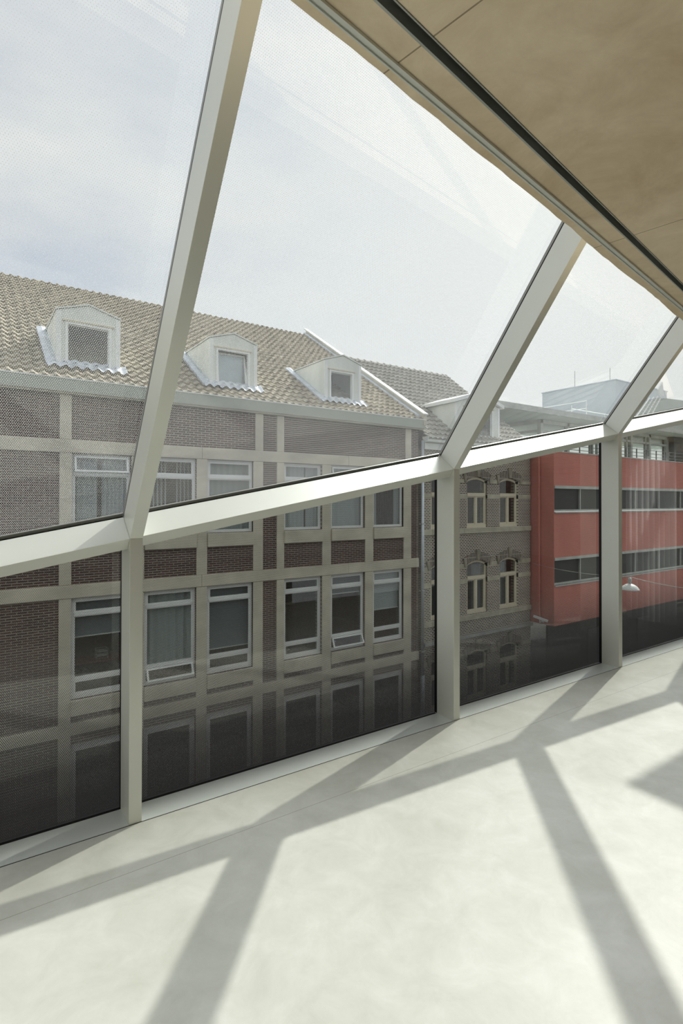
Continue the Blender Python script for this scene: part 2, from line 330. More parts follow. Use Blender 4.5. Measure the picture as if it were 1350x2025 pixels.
def pane(nm, mat, c, uvs):
    me = bpy.data.meshes.new(nm); me.from_pydata([tuple(q) for q in c], [], [(0, 1, 2, 3)]); uvl = me.uv_layers.new(name='uv')
    for i, q in enumerate(uvs): uvl.data[i].uv = q
    me.materials.append(M[mat]); o = bpy.data.objects.new(nm, me); COL.objects.link(o); return tag(o, kind='structure')
w = 1; NG = 3.012; GD = .1985
for bi, (u0, u1) in enumerate(zip(PU, PU[1:])):
    a0, a1 = u0 + PW - .001, u1 + .001
    o = pane(f'window_{w}', 'glass_low', [(a0, NG, 0), (a1, NG, 0), (a1, NG, zt(a1) + .06), (a0, NG, zt(a0) + .06)],
             [(a0, 0), (a1, 0), (a1, zt(a1) + .06), (a0, zt(a0) + .06)]); w += 1
    g = MB(); g.box(u1 + .0005, u1 + PW - .0005, 2.9855, NG, 0.002, zt(u1)); g.box(a0, u1, 2.9855, NG + .02, -.30, -.0005)
    g.build('gasket', 'black', o)
    B0 = Vector((a0, NF, zt(a0))) + OV * GD; B1 = Vector((a1, NF, zt(a1))) + OV * GD
    lo0, lo1 = B0 - EV * 0.03, B1 - EV * 0.03; hi0, hi1 = B0 + EV * TOPS, B1 + EV * TOPS
    s0, s1 = B0.z / .7893, B1.z / .7893
    o = pane(f'window_{w}', 'glass_up', [lo0, lo1, hi1, hi0], [(a0, s0), (a1, s1), (a1, s1 + TOPS), (a0, s0 + TOPS)]); w += 1
    def strip(p, q, d0, d1, e0, e1):       # p->q along the edge, e along EV, d along OV
        c = [p + EV * e0 + OV * d0, p + EV * e0 + OV * d1, p + EV * e1 + OV * d1, p + EV * e1 + OV * d0]
        d = q - p; g.hexa(c, [x + d for x in c])
    C0, C1 = Vector((a0, NF, zt(a0))), Vector((a1, NF, zt(a1)))
    D0, D1 = Vector((u1 + .0005, NF, zt(u1))), Vector((u1 + PW - .0005, NF, zt(u1)))
    g = MB(); strip(C0, C1, PD + .0005, GD - .001, -.05, -.012); strip(D0, D1, PD + .0005, PD + .009, .001, TOPS); g.build('gasket', 'black', o)
    g = MB(); strip(C0, C1, GD - .009, GD - .001, -.0118, .009); strip(D0, D1, PD + .009, GD - .001, .001, TOPS); g.build('spacer_bar', 'spacer', o)

# concrete soffit with a light gap to the glass, a recessed black track and a slim aluminium rail
def en(u): return 0.644 + 0.1665 * u
def o_(u): return 0.557 + 0.1667 * u       # outer lip of the slot
def i_(u): return 0.531 + 0.1687 * u       # inner lip of the slot
ZC, ZT = 2.35, 2.48
us = [-6 + 0.04 * i for i in range(500)]
us = [u for u in us if u <= 5.5]
rr = random.Random(3); wob = []; x = 0
for u in us: x = x * .8 + rr.uniform(-.002, .002); wob.append(x)
cb = MB()
for j in range(len(us) - 1):
    a, b = us[j], us[j + 1]
    A = [(a, o_(a), ZC), (b, o_(b), ZC), (b, en(b) + wob[j + 1], ZC), (a, en(a) + wob[j], ZC)]
    cb.hexa(A, [(q[0], q[1], ZT) for q in A])
for a, b in ((-6, 0), (0, 5.5), (5.5, 14)):
    A = [(a, -8, ZC), (b, -8, ZC), (b, i_(b), ZC), (a, i_(a), ZC)]; cb.hexa(A, [(q[0], q[1], ZT) for q in A])
A = [(5.5, o_(5.5), ZC), (14, o_(14), ZC), (14, en(14), ZC), (5.5, en(5.5), ZC)]; cb.hexa(A, [(q[0], q[1], ZT) for q in A])
A = [(7.28, en(7.28), ZC), (7.62, en(7.62), ZC), (7.62, 2.77, ZC), (7.28, 2.77, ZC)]; cb.hexa(A, [(q[0], q[1], ZT) for q in A])
cb.build('ceiling', 'ceiling', **ST, label='rough brown concrete soffit with a recessed track')
sb = MB(); g1 = MB(); g2 = MB(); g3 = MB()
for j, (a, b) in enumerate([(-6, 5.5), (5.5, 14)]):
    def band(mb, f0, f1, z0, z1):
        A = [(a, f0(a), z0), (b, f0(b), z0), (b, f1(b), z0), (a, f1(a), z0)]; mb.hexa(A, [(q[0], q[1], z1) for q in A])
    mixf = lambda t: (lambda u: i_(u) + .0005 + (o_(u) - i_(u) - .001) * t)
    band(sb, mixf(0), mixf(1), ZC + .05, ZC + .06)                      # black back of the channel
    band(g1, mixf(0.0), mixf(0.10), ZC - .002, ZC + .045); band(g1, mixf(0.82), mixf(1), ZC - .002, ZC + .045)
    band(g2, mixf(0.50), mixf(0.56), ZC + .02, ZC + .045)
    rl = lambda off: (lambda u: 0.619 + 0.1605 * u + off * .735)
    band(g3, rl(-.011), rl(-.001), ZC - .006, ZC - .0005); band(g3, rl(-.001), rl(.006), ZC - .003, ZC - .0005); band(g3, rl(.006), rl(.010), ZC - .006, ZC - .0005)
sb.build('trim_28', 'black', **ST); g1.build('trim_29', 'slitmetal', **ST); g2.build('trim_30', 'dark', **ST)
g3.build('trim_31', 'alu', **ST, label='slim aluminium rail under the edge of the soffit')
wb = MB(); wb.box(-6, 14, -8.2, -8, -.35, 6); wb.build('wall_back', 'plaster', **ST)
wb = MB(); wb.box(-6.2, -6, -8, 2.9, -.35, 6); wb.build('wall_left', 'plaster', **ST)
wb = MB(); wb.box(14, 14.2, -8, 2.9, -.35, 6); wb.build('wall_right', 'plaster', **ST)
# roof above the gallery, from where the leaning glass ends
rf = MB()
def top(u): return Vector((u, NF, zt(u))) + EV * TOPS
for u0, u1 in ((-6, 14),):
    A = [(u0, -8, top(u0).z + .02), (u1, -8, top(u1).z + .02), (u1, top(u1).y + .15, top(u1).z + .02), (u0, top(u0).y + .15, top(u0).z + .02)]
    rf.hexa(A, [(q[0], q[1], q[2] + .3) for q in A])
rf.build('ceiling_upper', 'plaster', **ST)
wf = MB(); wf.box(-6, 14.2, 2.7, 3.02, -7, -.37); wf.build('wall_front', 'dark', **ST)
# unseen thin plate, added so its corner throws the wedge of shade on the floor
ew = MB(); ew.box(7.88, 14.2, 1.0, 3.06, 5.02, 5.06); ew.build('shadow_plate', 'plaster', **ST)

# white curtain gathered on the track further along (seen as a reflection in the right-hand panes)
cu = MB(); N = 120; zs = [0.012, 0.9, 1.8, ZC - .008]
P = []; CA, CB, CC = Vector((7.40, 2.10)), Vector((7.50, 2.42)), Vector((7.47, 2.71))
for i in range(N + 1):
    t = i / N; c = CA * (1 - t) ** 2 + CB * 2 * t * (1 - t) + CC * t * t; d = ((CB - CA) * (1 - t) + (CC - CB) * t).normalized(); nv = Vector((-d.y, d.x))
    ph = t * 2 * math.pi * 9; P.append((c, nv * (.035 * math.sin(ph) * (1 + .35 * math.sin(t * 9))) + d * .012 * math.cos(ph)))
for i in range(N):
    for a, b in zip(zs, zs[1:]):
        f0 = 1 - .25 * a / ZC; f1 = 1 - .25 * b / ZC
        def pt(q, z, f): c = q[0] + q[1] * f; return (c.x, c.y, z)
        cu.quad(pt(P[i], a, f0), pt(P[i + 1], a, f0), pt(P[i + 1], b, f1), pt(P[i], b, f1))
cu.build('curtain', 'sheer', smooth=True, label='long white sheer curtain hanging in folds from the soffit track, mirrored in the glass', cat='curtain')

# ================================================================ LEFT BUILDING (brick, stone grid)
YF = 14.0
bA = empty('brick_building', label='long purple-brick building with a stone grid and three white dormers', cat='building')
def part(mb, name, mat, parent=bA, **kw): return mb.build(name, mat, parent, **kw)
WU = [(2.03, 3.35), (3.68, 5.00), (5.31, 6.64), (7.62, 8.92), (9.26, 10.55), (10.90, 12.19)]
UZ, LZ, GZ = (0.74, 2.71), (-3.04, -0.67), (-6.3, -4.07)
holes = []
for a, b in WU: holes += [(a, b, *UZ), (a, b, *LZ), (a, b, *GZ)]
part(cells(MB(), -8, 12.88, -7, 4.12, YF, YF + .35, holes), 'wall', 'brick')
part(MB().box(12.70, 12.88, YF + .35, 24, -7, 4.3), 'side_wall', 'brick')
def soft(mb, name, mat, parent, **kw): return mb.build(name, mat, parent, bevel=.012, **kw)
for z0, z1, y in ((2.71, 3.02, 13.955), (-.67, -.36, 13.955), (-3.85, -3.56, 13.955)):
    xs = [-8, -2.6, 0.1, 5.15, 9.9, 12.88]
    for a, b in zip(xs, xs[1:]):
        if z0 > 0: a, b = a + .003, b
        soft(MB().box(a, b - .004, y, YF + .1, z0, z1), 'stone_band', 'stone', bA)
for a, b in ((1.77, 2.02), (6.70, 6.94), (7.38, 7.61), (12.27, 12.53)):
    soft(MB().box(a, b, 13.965, YF + .05, 3.022, 4.10), 'stone_pier', 'stone', bA)
for a, b in ((1.77, 2.03), (3.35, 3.68), (5.0, 5.31), (6.64, 6.94), (7.38, 7.62), (8.92, 9.26), (10.55, 10.90), (12.19, 12.53)):
    for z0, z1 in ((-.358, 2.708), (-3.558, -.672), (-7, -3.852)):
        c = (b - a) / 2
        if a in (1.77, 7.38): q = (a, b)
        elif b in (6.94, 12.53): q = (a, b)
        else: q = (a + .01, b - .01)
        soft(MB().box(q[0], q[1], 13.965, YF + .12, z0, z1), 'stone_pier', 'stone', bA)
for a, b in WU:
    soft(MB().box(a, b, 13.915, YF + .12, 0.37, 0.735), 'stone_sill', 'stone', bA)
    soft(MB().box(a, b, 13.925, YF + .12, -3.40, -3.05), 'stone_sill', 'stone', bA)

def sash(parent, name, a, b, z0, z1, y, tilt=0, hinge='top', fw=.05, mat='white', dep=.045):
    """sash frame with pane, optionally tilted about its top edge; bottom swings outwards"""
    def tf(x, dy, z):
        if not tilt: return (x, y + dy, z)
        zh = z1 if hinge == 'top' else z0
        v = z - zh; return (x, y + dy * math.cos(tilt) + v * math.sin(tilt), zh + v * math.cos(tilt) - dy * math.sin(tilt))
    mb = MB()
    for (p, q, r, s) in ((a, b, z0, z0 + fw), (a, b, z1 - fw, z1), (a, a + fw, z0 + fw, z1 - fw), (b - fw, b, z0 + fw, z1 - fw)):
        c = [(p, r), (q, r), (q, s), (p, s)]
        mb.hexa([tf(x, 0, z) for x, z in c], [tf(x, dep, z) for x, z in c])
    f = mb.build(name, mat, parent)
    g = MB(); g.quad(*[tf(x, dep * .5, z) for x, z in ((a + fw, z0 + fw), (b - fw, z0 + fw), (b - fw, z1 - fw), (a + fw, z1 - fw))])
    return f, g
def window(parent, a, b, z0, z1, top_h=.42, bot_h=0, top_tilt=0, bot_tilt=0, y=14.06, fw=.05, mat='white', bot_fw=None):
    fr = MB(); e = .004; a, b, z0, z1 = a + e, b - e, z0 + e, z1 - e; d = .07; bf = bot_fw or fw
    fr.box(a, a + fw, y, y + d, z0, z1); fr.box(b - fw, b, y, y + d, z0, z1)
    fr.box(a + fw, b - fw, y, y + d, z0, z0 + bf); fr.box(a + fw, b - fw, y, y + d, z1 - fw, z1)
    lev = [z0 + bf]
    if bot_h: fr.box(a + fw, b - fw, y, y + d, z0 + bot_h, z0 + bot_h + .06); lev += [z0 + bot_h, z0 + bot_h + .06]
    fr.box(a + fw, b - fw, y - .01, y + d, z1 - top_h - .07, z1 - top_h); lev += [z1 - top_h - .07, z1 - top_h, z1 - fw]
    o = fr.build('window', mat, parent)
    rows = [(lev[i], lev[i + 1]) for i in range(0, len(lev), 2)]
    for i, (r0, r1) in enumerate(rows):
        tl = top_tilt if i == len(rows) - 1 else (bot_tilt if (i == 0 and bot_h) else 0)
        small = (i == len(rows) - 1) or (i == 0 and bot_h)
        f, g = sash(o, 'sash', a + fw + .003, b - fw - .003, r0 + .003, r1 - .003, y - (.03 if tl else -.01), tl, fw=.045 if small else .025)
        g.build('pane', 'pane', o)
    return o
UO = dict(top_h=.42)
tt = [R(14), 0, 0, 0, R(12), 0]; bt = [0, R(24), 0, 0, R(24), 0]
for i, (a, b) in enumerate(WU):
    window(bA, a, b, *UZ, top_h=.44, top_tilt=tt[i])
    window(bA, a, b, *LZ, top_h=.36, bot_h=.42, bot_tilt=bt[i], bot_fw=.09, fw=.06)
    window(bA, a, b, *GZ, top_h=.10, bot_h=0, fw=.09)
# dim rooms behind the windows
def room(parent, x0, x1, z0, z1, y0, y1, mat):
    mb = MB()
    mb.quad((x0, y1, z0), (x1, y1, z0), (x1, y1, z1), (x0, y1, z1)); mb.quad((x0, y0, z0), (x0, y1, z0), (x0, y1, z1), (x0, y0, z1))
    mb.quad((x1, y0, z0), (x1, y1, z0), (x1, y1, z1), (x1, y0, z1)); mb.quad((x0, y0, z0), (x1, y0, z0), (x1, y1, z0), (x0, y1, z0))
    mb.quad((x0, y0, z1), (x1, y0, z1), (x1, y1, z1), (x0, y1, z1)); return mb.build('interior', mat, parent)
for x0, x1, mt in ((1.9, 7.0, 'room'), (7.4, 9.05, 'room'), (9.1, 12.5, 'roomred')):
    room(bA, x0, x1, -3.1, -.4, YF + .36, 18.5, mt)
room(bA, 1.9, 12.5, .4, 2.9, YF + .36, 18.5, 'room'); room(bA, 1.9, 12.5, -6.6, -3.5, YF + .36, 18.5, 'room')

def drape(name, a, b, z0, z1, y, folds, mat, label, cat, amp=.03, group=None):
    mb = MB(); n = max(16, folds * 8)
    for i in range(n):
        p = []
        for t in (i / n, (i + 1) / n): p.append((a + (b - a) * t, y + amp * math.sin(t * folds * 2 * math.pi) + amp * .4 * math.sin(t * folds * 5.1)))
        mb.quad((*p[0], z0), (*p[1], z0), (*p[1], z1), (*p[0], z1))
    return mb.build(name, mat, smooth=True, label=label, cat=cat, group=group)
YC = 14.22
drape('curtain', 2.08, 2.62, .76, 2.68, YC, 4, 'curtain', 'white net curtain, left half of the upper window nearest the wide bare brick wall', 'curtain')
drape('curtain', 2.72, 3.33, .76, 2.68, YC, 6, 'curtain', 'white net curtain, right half of the upper window nearest the wide bare brick wall', 'curtain')
drape('curtain', 5.33, 6.62, .76, 2.68, YC, 7, 'curtain', 'unbroken white net curtain in the third upper window, left of the brick strip', 'curtain', .02)
drape('curtain', 7.66, 8.42, .76, 2.68, YC, 5, 'curtain', 'wide white net curtain left of a dark slit, upper window right of the brick strip', 'curtain', .02)
drape('curtain', 8.47, 8.90, .76, 2.68, YC, 3, 'curtain', 'narrow white net curtain right of a dark slit, upper window right of the brick strip', 'curtain', .02)
drape('curtain', 9.28, 10.53, .76, 2.68, YC, 6, 'curtain', 'smooth white net curtain behind the upper window with a tilted top light', 'curtain', .012)
drape('curtain', 10.92, 11.20, .76, 2.68, YC, 3, 'curtain', 'short pale curtain at the left of the last upper window before the downpipe', 'curtain')
drape('curtain', 11.95, 12.17, .76, 2.68, YC, 3, 'curtain', 'short pale curtain at the right of the last upper window before the downpipe', 'curtain')
drape('curtain', 3.72, 4.98, -2.6, -.7, YC, 6, 'curtain', 'grey-white curtain closed across the lower window with an open bottom vent', 'curtain')
def vblind(name, a, b, z0, z1, y, skip, label, ang=25, mat='curtain', w=.085):
    root = empty(name, label=label, cat='blind'); MB().box(a, b, y - .02, y + .02, z1, z1 + .03).build('rail', 'white', root)
    x = a + .04
    while x < b - .03:
        if not (skip[0] < x < skip[1]):
            dx, dy = w / 2 * math.cos(R(ang)), w / 2 * math.sin(R(ang))
            MB().hexa([(x - dx, y - dy, z0), (x + dx, y + dy, z0), (x + dx, y + dy + .002, z0), (x - dx, y - dy + .002, z0)], [(x - dx, y - dy, z1), (x + dx, y + dy, z1), (x + dx, y + dy + .002, z1), (x - dx, y - dy + .002, z1)]).build('slat', mat, root)
        x += .1
    return root
vblind('vertical_blind', 3.72, 4.96, .78, 2.62, YC, (4.30, 4.55), 'open white vertical blind in the upper window beside the first leaning mullion', 50)
vblind('vertical_blind', 11.25, 11.9, .78, 2.62, YC, (99, 99), 'dim brown vertical blind in the last upper window before the downpipe', 40, 'room')
def rblind(name, a, b, z0, z1, label, mat='blind', n=24):
    root = empty(name, label=label, cat='blind'); MB().tube([(a, YC, z1), (b, YC, z1)], .025).build('roller', 'white', root)
    mb = MB()
    for i in range(n):
        za = z0 + (z1 - z0) * i / n; zb = z0 + (z1 - z0) * (i + 1) / n
        mb.hexa([(a, YC, za), (b, YC, za), (b, YC + .002, za), (a, YC + .002, za)], [(a, YC + .012, zb - .004), (b, YC + .012, zb - .004), (b, YC + .014, zb - .004), (a, YC + .014, zb - .004)])
    mb.build('slats', mat, root); MB().box(a, b, YC - .01, YC + .02, z0 - .03, z0).build('bottom_bar', 'white', root)
rblind('window_blind', 2.09, 3.3, -1.62, -.74, 'grey blind lowered half way over the dark desk, first lower window')
rblind('window_blind', 5.36, 6.6, -2.42, -.74, 'blue-grey blind lowered almost fully in the lower window left of the brick strip')
rblind('window_blind', 9.3, 10.5, -1.30, -.74, 'grey blind rolled up above the reddish room with the open vent')
rblind('window_blind', 10.95, 12.14, -1.98, -.74, 'pale blind lowered half way in the last lower window before the downpipe', 'curtain')
for x, lb in ((8.35, 'T-shaped floor uplighter in the dark lower room with a plant'), (10.12, 'T-shaped floor uplighter in the red lower room')):
    t = empty('floor_lamp', label=lb, cat='lamp'); t.location = (x, 15.2, -3.1)
    MB().tube([(0, 0, .02), (0, 0, 1.42)], .012).build('pole', 'paleglow', t); MB().lathe((0, 0, 0), [(0, .03), (.12, .02), (.13, 0.002), (0, 0.002)]).build('base', 'slitmetal', t)
    MB().box(-.36, .30, -.07, .07, 1.42, 1.47).build('lamp_head', 'paleglow', t, bevel=.01)
pl = empty('potted_plant', label='bushy dark-leaved plant behind the glass of the first lower window right of the brick strip', cat='plant'); pl.location = (8.0, 14.75, -3.1)
MB().lathe((0, 0, 0), [(0, 0), (.13, 0), (.17, .3), (.15, .3), (.12, .26), (0, .26)], 20).build('pot', 'slitmetal', pl)
MB().tube([(0, 0, .26), (.02, 0, .9), (-.03, .02, 1.5)], .015).build('stem', 'dark', pl)
lf = MB(); rr = random.Random(5)
for i in range(170):
    h = rr.uniform(.5, 2.05); r = .34 * math.sin(min(1, (h - .4) / 1.7) * math.pi) ** .6 if h < 2.05 else .1; th = rr.uniform(0, 6.28); r *= rr.uniform(.3, 1)
    c = Vector((r * math.cos(th), r * math.sin(th), h)); d = Vector((math.cos(th), math.sin(th), rr.uniform(-.6, .5))).normalized() * .075; s_ = d.cross(Vector((0, 0, 1))).normalized() * .028
    lf.quad(c - d, c - s_, c + d + Vector((0, 0, -.015)), c + s_)
lf.build('foliage', 'leaf', pl)
dk = empty('desk', label='dark desk behind the half-blinded first lower window', cat='desk'); dk.location = (2.75, 14.85, -3.1)
MB().box(-.65, .65, -.3, .3, .70, .74).build('desktop', 'roomred', dk)
for x in (-.6, .6):
    for y in (-.25, .25): MB().box(x - .02, x + .02, y - .02, y + .02, 0, .699).build('leg', 'slitmetal', dk)
pt_ = empty('desk_organiser', label='small wire letter rack standing on the dark desk', cat='letter rack'); pt_.location = (2.85, 14.8, -2.36)
fr = MB()
for x in (-.13, .13):
    for y in (-.1, .1): fr.bar((x, y, 0), (x, y, .24), .015)
for z in (.01, .12, .23):
    for y in (-.1, .1): fr.bar((-.13, y, z), (.13, y, z), .012)
    for x in (-.13, .13): fr.bar((x, -.1, z), (x, .1, z), .012)
fr.build('frame', 'slitmetal', pt_); tr_ = MB()
for z in (.06, .16): tr_.box(-.12, .12, -.09, .09, z, z + .02)
tr_.build('papers', 'white', pt_)

# gutter
G = MB(); G.hexa([(-8, 14.0, 4.10), (-8, 13.80, 4.10), (-8, 13.74, 4.385), (-8, 13.76, 4.385), (-8, 14.0, 4.3)], [(13.0, 14.0, 4.10), (13.0, 13.80, 4.10), (13.0, 13.74, 4.385), (13.0, 13.76, 4.385), (13.0, 14.0, 4.3)])
part(G, 'gutter', 'gutter')
part(MB().box(-8, 13.0, 13.725, 13.755, 4.375, 4.40), 'gutter_lip', 'white')
MB().box(-8, 13.0, 13.86, 14.0, 4.06, 4.10).build('soffit_board', 'stone', bA)

# pantile roof: real S-profile tiles in overlapping courses
def tiles(parent, x0, x1, e, k, L, mat, cut=None, tw=.235, ex=.335, holes=()):
    """e=(n,z) eave; k slope; L slope length"""
    ln = math.hypot(1, k); dn, dz = 1 / ln, k / ln; nn, nzv = -dz, dn
    sub = 8; nx = int(round((x1 - x0) / tw)) * sub; rows = int(math.ceil(L / ex))
    V = []; Fc = []
    for r in range(rows):
        s0, s1 = r * ex, min(L, (r + 1) * ex) + .02
        for s, lift in ((s0, .02), (s0, .095), (s0 + .05, .093), (s1, .03)):
            for i in range(nx + 1):
                x = x0 + (x1 - x0) * i / nx; t = (i % sub) / sub
                h = .036 * math.sin(2 * math.pi * t) + (.012 if t > .55 else 0)
                if lift == .02: h -= .02
                H_ = lift + h; V.append((x, e[0] + dn * s + nn * H_, e[1] + dz * s + nzv * H_))
    for r in range(rows):
        for q in range(3):
            b0 = (r * 4 + q) * (nx + 1); b1 = b0 + nx + 1
            for i in range(nx): Fc.append((b0 + i, b0 + i + 1, b1 + i + 1, b1 + i))
    me = bpy.data.meshes.new('tile_roof'); me.from_pydata(V, [], Fc); me.materials.append(M[mat]); o = bpy.data.objects.new('tile_roof', me); COL.objects.link(o); o.parent = parent
    return o
KA = 0.6237
tiles(bA, -8, 12.875, (13.78, 4.33), KA, 9.18, 'tile')
MB().hexa([(-8, 13.95, 4.05), (-8, 13.95, 4.36), (-8, 21.6, 9.1), (-8, 29.2, 4.36), (-8, 29.2, 4.05)], [(12.88, 13.95, 4.05), (12.88, 13.95, 4.36), (12.88, 21.6, 9.1), (12.88, 29.2, 4.36), (12.88, 29.2, 4.05)]).build('roof_deck', 'dark', bA)
def ridge(parent, x0, x1, n, z, mat, L=.36, r=.12):
    mb = MB(); x = x0
    while x < x1 - .05:
        x2 = min(x + L, x1)
        for (xa, xb, ra) in ((x, x2, r), (x2 - .06, x2, r + .025)):
            i = len(mb.v); m_ = 8
            for xx in (xa, xb):
                for j in range(m_ + 1):
                    t = math.pi * j / m_; mb.v.append((xx, n + ra * math.cos(t), z + ra * .8 * math.sin(t)))
            for j in range(m_): mb.f.append((i + j, i + j + 1, i + m_ + 2 + j, i + m_ + 1 + j))
            mb.f.append(tuple(i + j for j in range(m_ + 1))); mb.f.append(tuple(i + m_ + 1 + j for j in range(m_ + 1)))
        x = x2
    return mb.build('ridge_tiles', mat, parent)
ridge(bA, -8, 12.88, 21.55, 9.14, 'tile')
# verge parapet with white capping at the right end
def slope_bar(x0, x1, n0, n1, e, k, h0, h1):
    f = lambda n, h: e[1] + k * (n - e[0]) + h
    return MB().hexa([(x0, n0, f(n0, h0)), (x0, n0, f(n0, h1)), (x0, n1, f(n1, h1)), (x0, n1, f(n1, h0))], [(x1, n0, f(n0, h0)), (x1, n0, f(n0, h1)), (x1, n1, f(n1, h1)), (x1, n1, f(n1, h0))])
eA = (13.85, 4.42)
slope_bar(12.88, 13.03, 13.74, 21.6, eA, KA, -.15, .22).build('verge_parapet', 'stone', bA)
slope_bar(12.84, 13.06, 13.70, 21.75, eA, KA, .222, .27).build('verge_capping', 'offwhite', bA)
slope_bar(12.70, 12.879, 13.86, 21.5, eA, KA, .06, .13).build('lead_flashing', 'lead', bA)

def dormer(parent, u0, w, n0, zb, zs, zp, k, e, win, tilt=0, fascia=.035, over=.03, flash=True, apron=True):
    u1 = u0 + w; um = (u0 + u1) / 2; rn = lambda z: e[0] + (z - e[1]) / k
    wa, wb, wz0, wz1 = win
    fr = MB(); cells(fr, u0, u1, zb, zs, n0, n0 + .06, [(wa, wb, wz0, wz1)])
    fr.hexa([(u0, n0, zs), (u1, n0, zs), (um, n0, zp)], [(u0, n0 + .06, zs), (u1, n0 + .06, zs), (um, n0 + .06, zp)])
    d = fr.build('dormer', 'offwhite', parent)
    for ua, ub in ((u0, u0 + .05), (u1 - .05, u1)):
        zlow = lambda n: e[1] + k * (n - e[0]) - .02
        MB().hexa([(ua, n0 + .061, zb), (ua, n0 + .061, zs), (ua, rn(zs) + .2, zs), (ua, n0 + .1, zb - .06)], [(ub, n0 + .061, zb), (ub, n0 + .061, zs), (ub, rn(zs) + .2, zs), (ub, n0 + .1, zb - .06)]).build('cheek', 'offwhite', d)
    # corner boards
    cbm = MB()
    for ua in (u0 - .008, u1 - .102): cbm.box(ua, ua + .11, n0 - .02, n0 - .001, zb - .02, zs - .01)
    cbm.build('corner_board', 'white', d)
    roof = MB()
    for s in (-1, 1):
        ue = um + s * (w / 2 + over); p0, p1 = (um, zp + .012), (ue, zs + .01 - over * .2)
        A = [(p0[0], n0 - over, p0[1]), (p1[0], n0 - over, p1[1]), (p1[0], n0 - over, p1[1] + fascia), (p0[0], n0 - over, p0[1] + fascia)]
        B = [(p0[0], rn(zp) + .3, p0[1]), (p1[0], rn(zs) + .25, p1[1]), (p1[0], rn(zs) + .25, p1[1] + fascia), (p0[0], rn(zp) + .3, p0[1] + fascia)]
        roof.hexa(A, B)
    roof.build('dormer_roof', 'offwhite' if fascia < .1 else 'white', d)
    f = MB(); e_ = .003; F_ = .06
    f.box(wa + e_, wa + F_, n0 - .03, n0 + .08, wz0, wz1); f.box(wb - F_, wb - e_, n0 - .03, n0 + .08, wz0, wz1)
    f.box(wa + F_, wb - F_, n0 - .03, n0 + .08, wz0, wz0 + F_); f.box(wa + F_, wb - F_, n0 - .03, n0 + .08, wz1 - F_, wz1)
    f.build('window_frame', 'white', d); MB().box(wa - .05, wb + .05, n0 - .05, n0 - .001, wz1 + .002, wz1 + .035).build('drip_board', 'cream', d)
    s_, g = sash(d, 'sash', wa + F_ + .003, wb - F_ - .003, wz0 + F_ + .003, wz1 - F_ - .003, n0 + .03, tilt, hinge='bottom', fw=.05 if tilt else .02, mat='white', dep=.04)
    g.build('pane', 'pane', d)
    bx = MB(); bx.quad((u0 + .06, n0 + 1.6, zb), (u1 - .06, n0 + 1.6, zb), (u1 - .06, n0 + 1.6, zs), (u0 + .06, n0 + 1.6, zs)); bx.build('interior', 'room', d)
    if tilt: MB().box(wa + .07, wb - .07, n0 + .20, n0 + .21, wz0 + .07, wz1 - .12).build('sky_sheen_panel', 'zinc', d)  # pale panel added to stand in for sky mirrored in the tilted pane
    if flash:
        fz = lambda n, h: e[1] + k * (n - e[0]) + h
        lm = MB(); N_ = 14; nb = rn(zs)
        for i in range(N_):
            na, nb_ = n0 - .1 + (nb - n0 + .15) * i / N_, n0 - .1 + (nb - n0 + .15) * (i + 1) / N_
            ws = .22
            lm.hexa([(u0 - ws, na, fz(na, .105)), (u0 - .10, na, fz(na, .15)), (u0 - .002, na, fz(na, .12)), (u0 - .002, na, fz(na, .02)), (u0 - ws, na, fz(na, .02))],
                    [(u0 - ws, nb_, fz(nb_, .105)), (u0 - .10, nb_, fz(nb_, .15)), (u0 - .002, nb_, fz(nb_, .12)), (u0 - .002, nb_, fz(nb_, .02)), (u0 - ws, nb_, fz(nb_, .02))])
        lm.build('side_flashing', 'lead', d)
        ap = MB(); q = 60
        for i in range(q):
            xa, xb = u0 - .2 + (w + .35) * i / q, u0 - .2 + (w + .35) * (i + 1) / q
            def pf(x):
                t = ((x + 8) / .235) % 1; return .036 * math.sin(2 * math.pi * t)
            for (n1, n2, h1, h2) in ((n0 - .21, n0 - .05, .105, .125), (n0 - .05, n0 + .03, .125, .17)):
                ap.quad((xa, n1, fz(n1, h1 + pf(xa))), (xb, n1, fz(n1, h1 + pf(xb))), (xb, n2, fz(n2, h2 + pf(xb) * .5)), (xa, n2, fz(n2, h2 + pf(xa) * .5)))
        ap.build('apron_flashing', 'lead', d, smooth=True)
    return d
eT = (13.85, 4.42)
dormer(bA, 1.75, 1.43, 14.46, 4.78, 6.14, 6.36, KA, eT, (1.93, 2.98, 4.84, 5.90))
dormer(bA, 5.52, 1.42, 14.42, 4.77, 6.10, 6.32, KA, eT, (5.70, 6.72, 4.84, 5.87), tilt=R(9))
dormer(bA, 9.25, 1.41, 14.36, 4.75, 6.04, 6.26, KA, eT, (9.42, 10.36, 4.82, 5.76))

# downpipe between the two brick buildings
dp = empty('downpipe', label='pale zinc downpipe running down between the two brick buildings', cat='pipe')
MB().tube([(12.985, 13.90, 3.7), (12.985, 13.90, -4.4)], .055, 12).build('upper_pipe', 'zinc', dp, smooth=True)
MB().tube([(12.985, 13.90, -4.4), (12.985, 13.90, -7)], .075, 12).build('lower_pipe', 'zinc', dp, smooth=True)
for z in (2.9, .8, -1.5, -3.6): MB().box(12.91, 13.06, 13.84, 14.0, z, z + .04).build('bracket', 'slitmetal', dp)

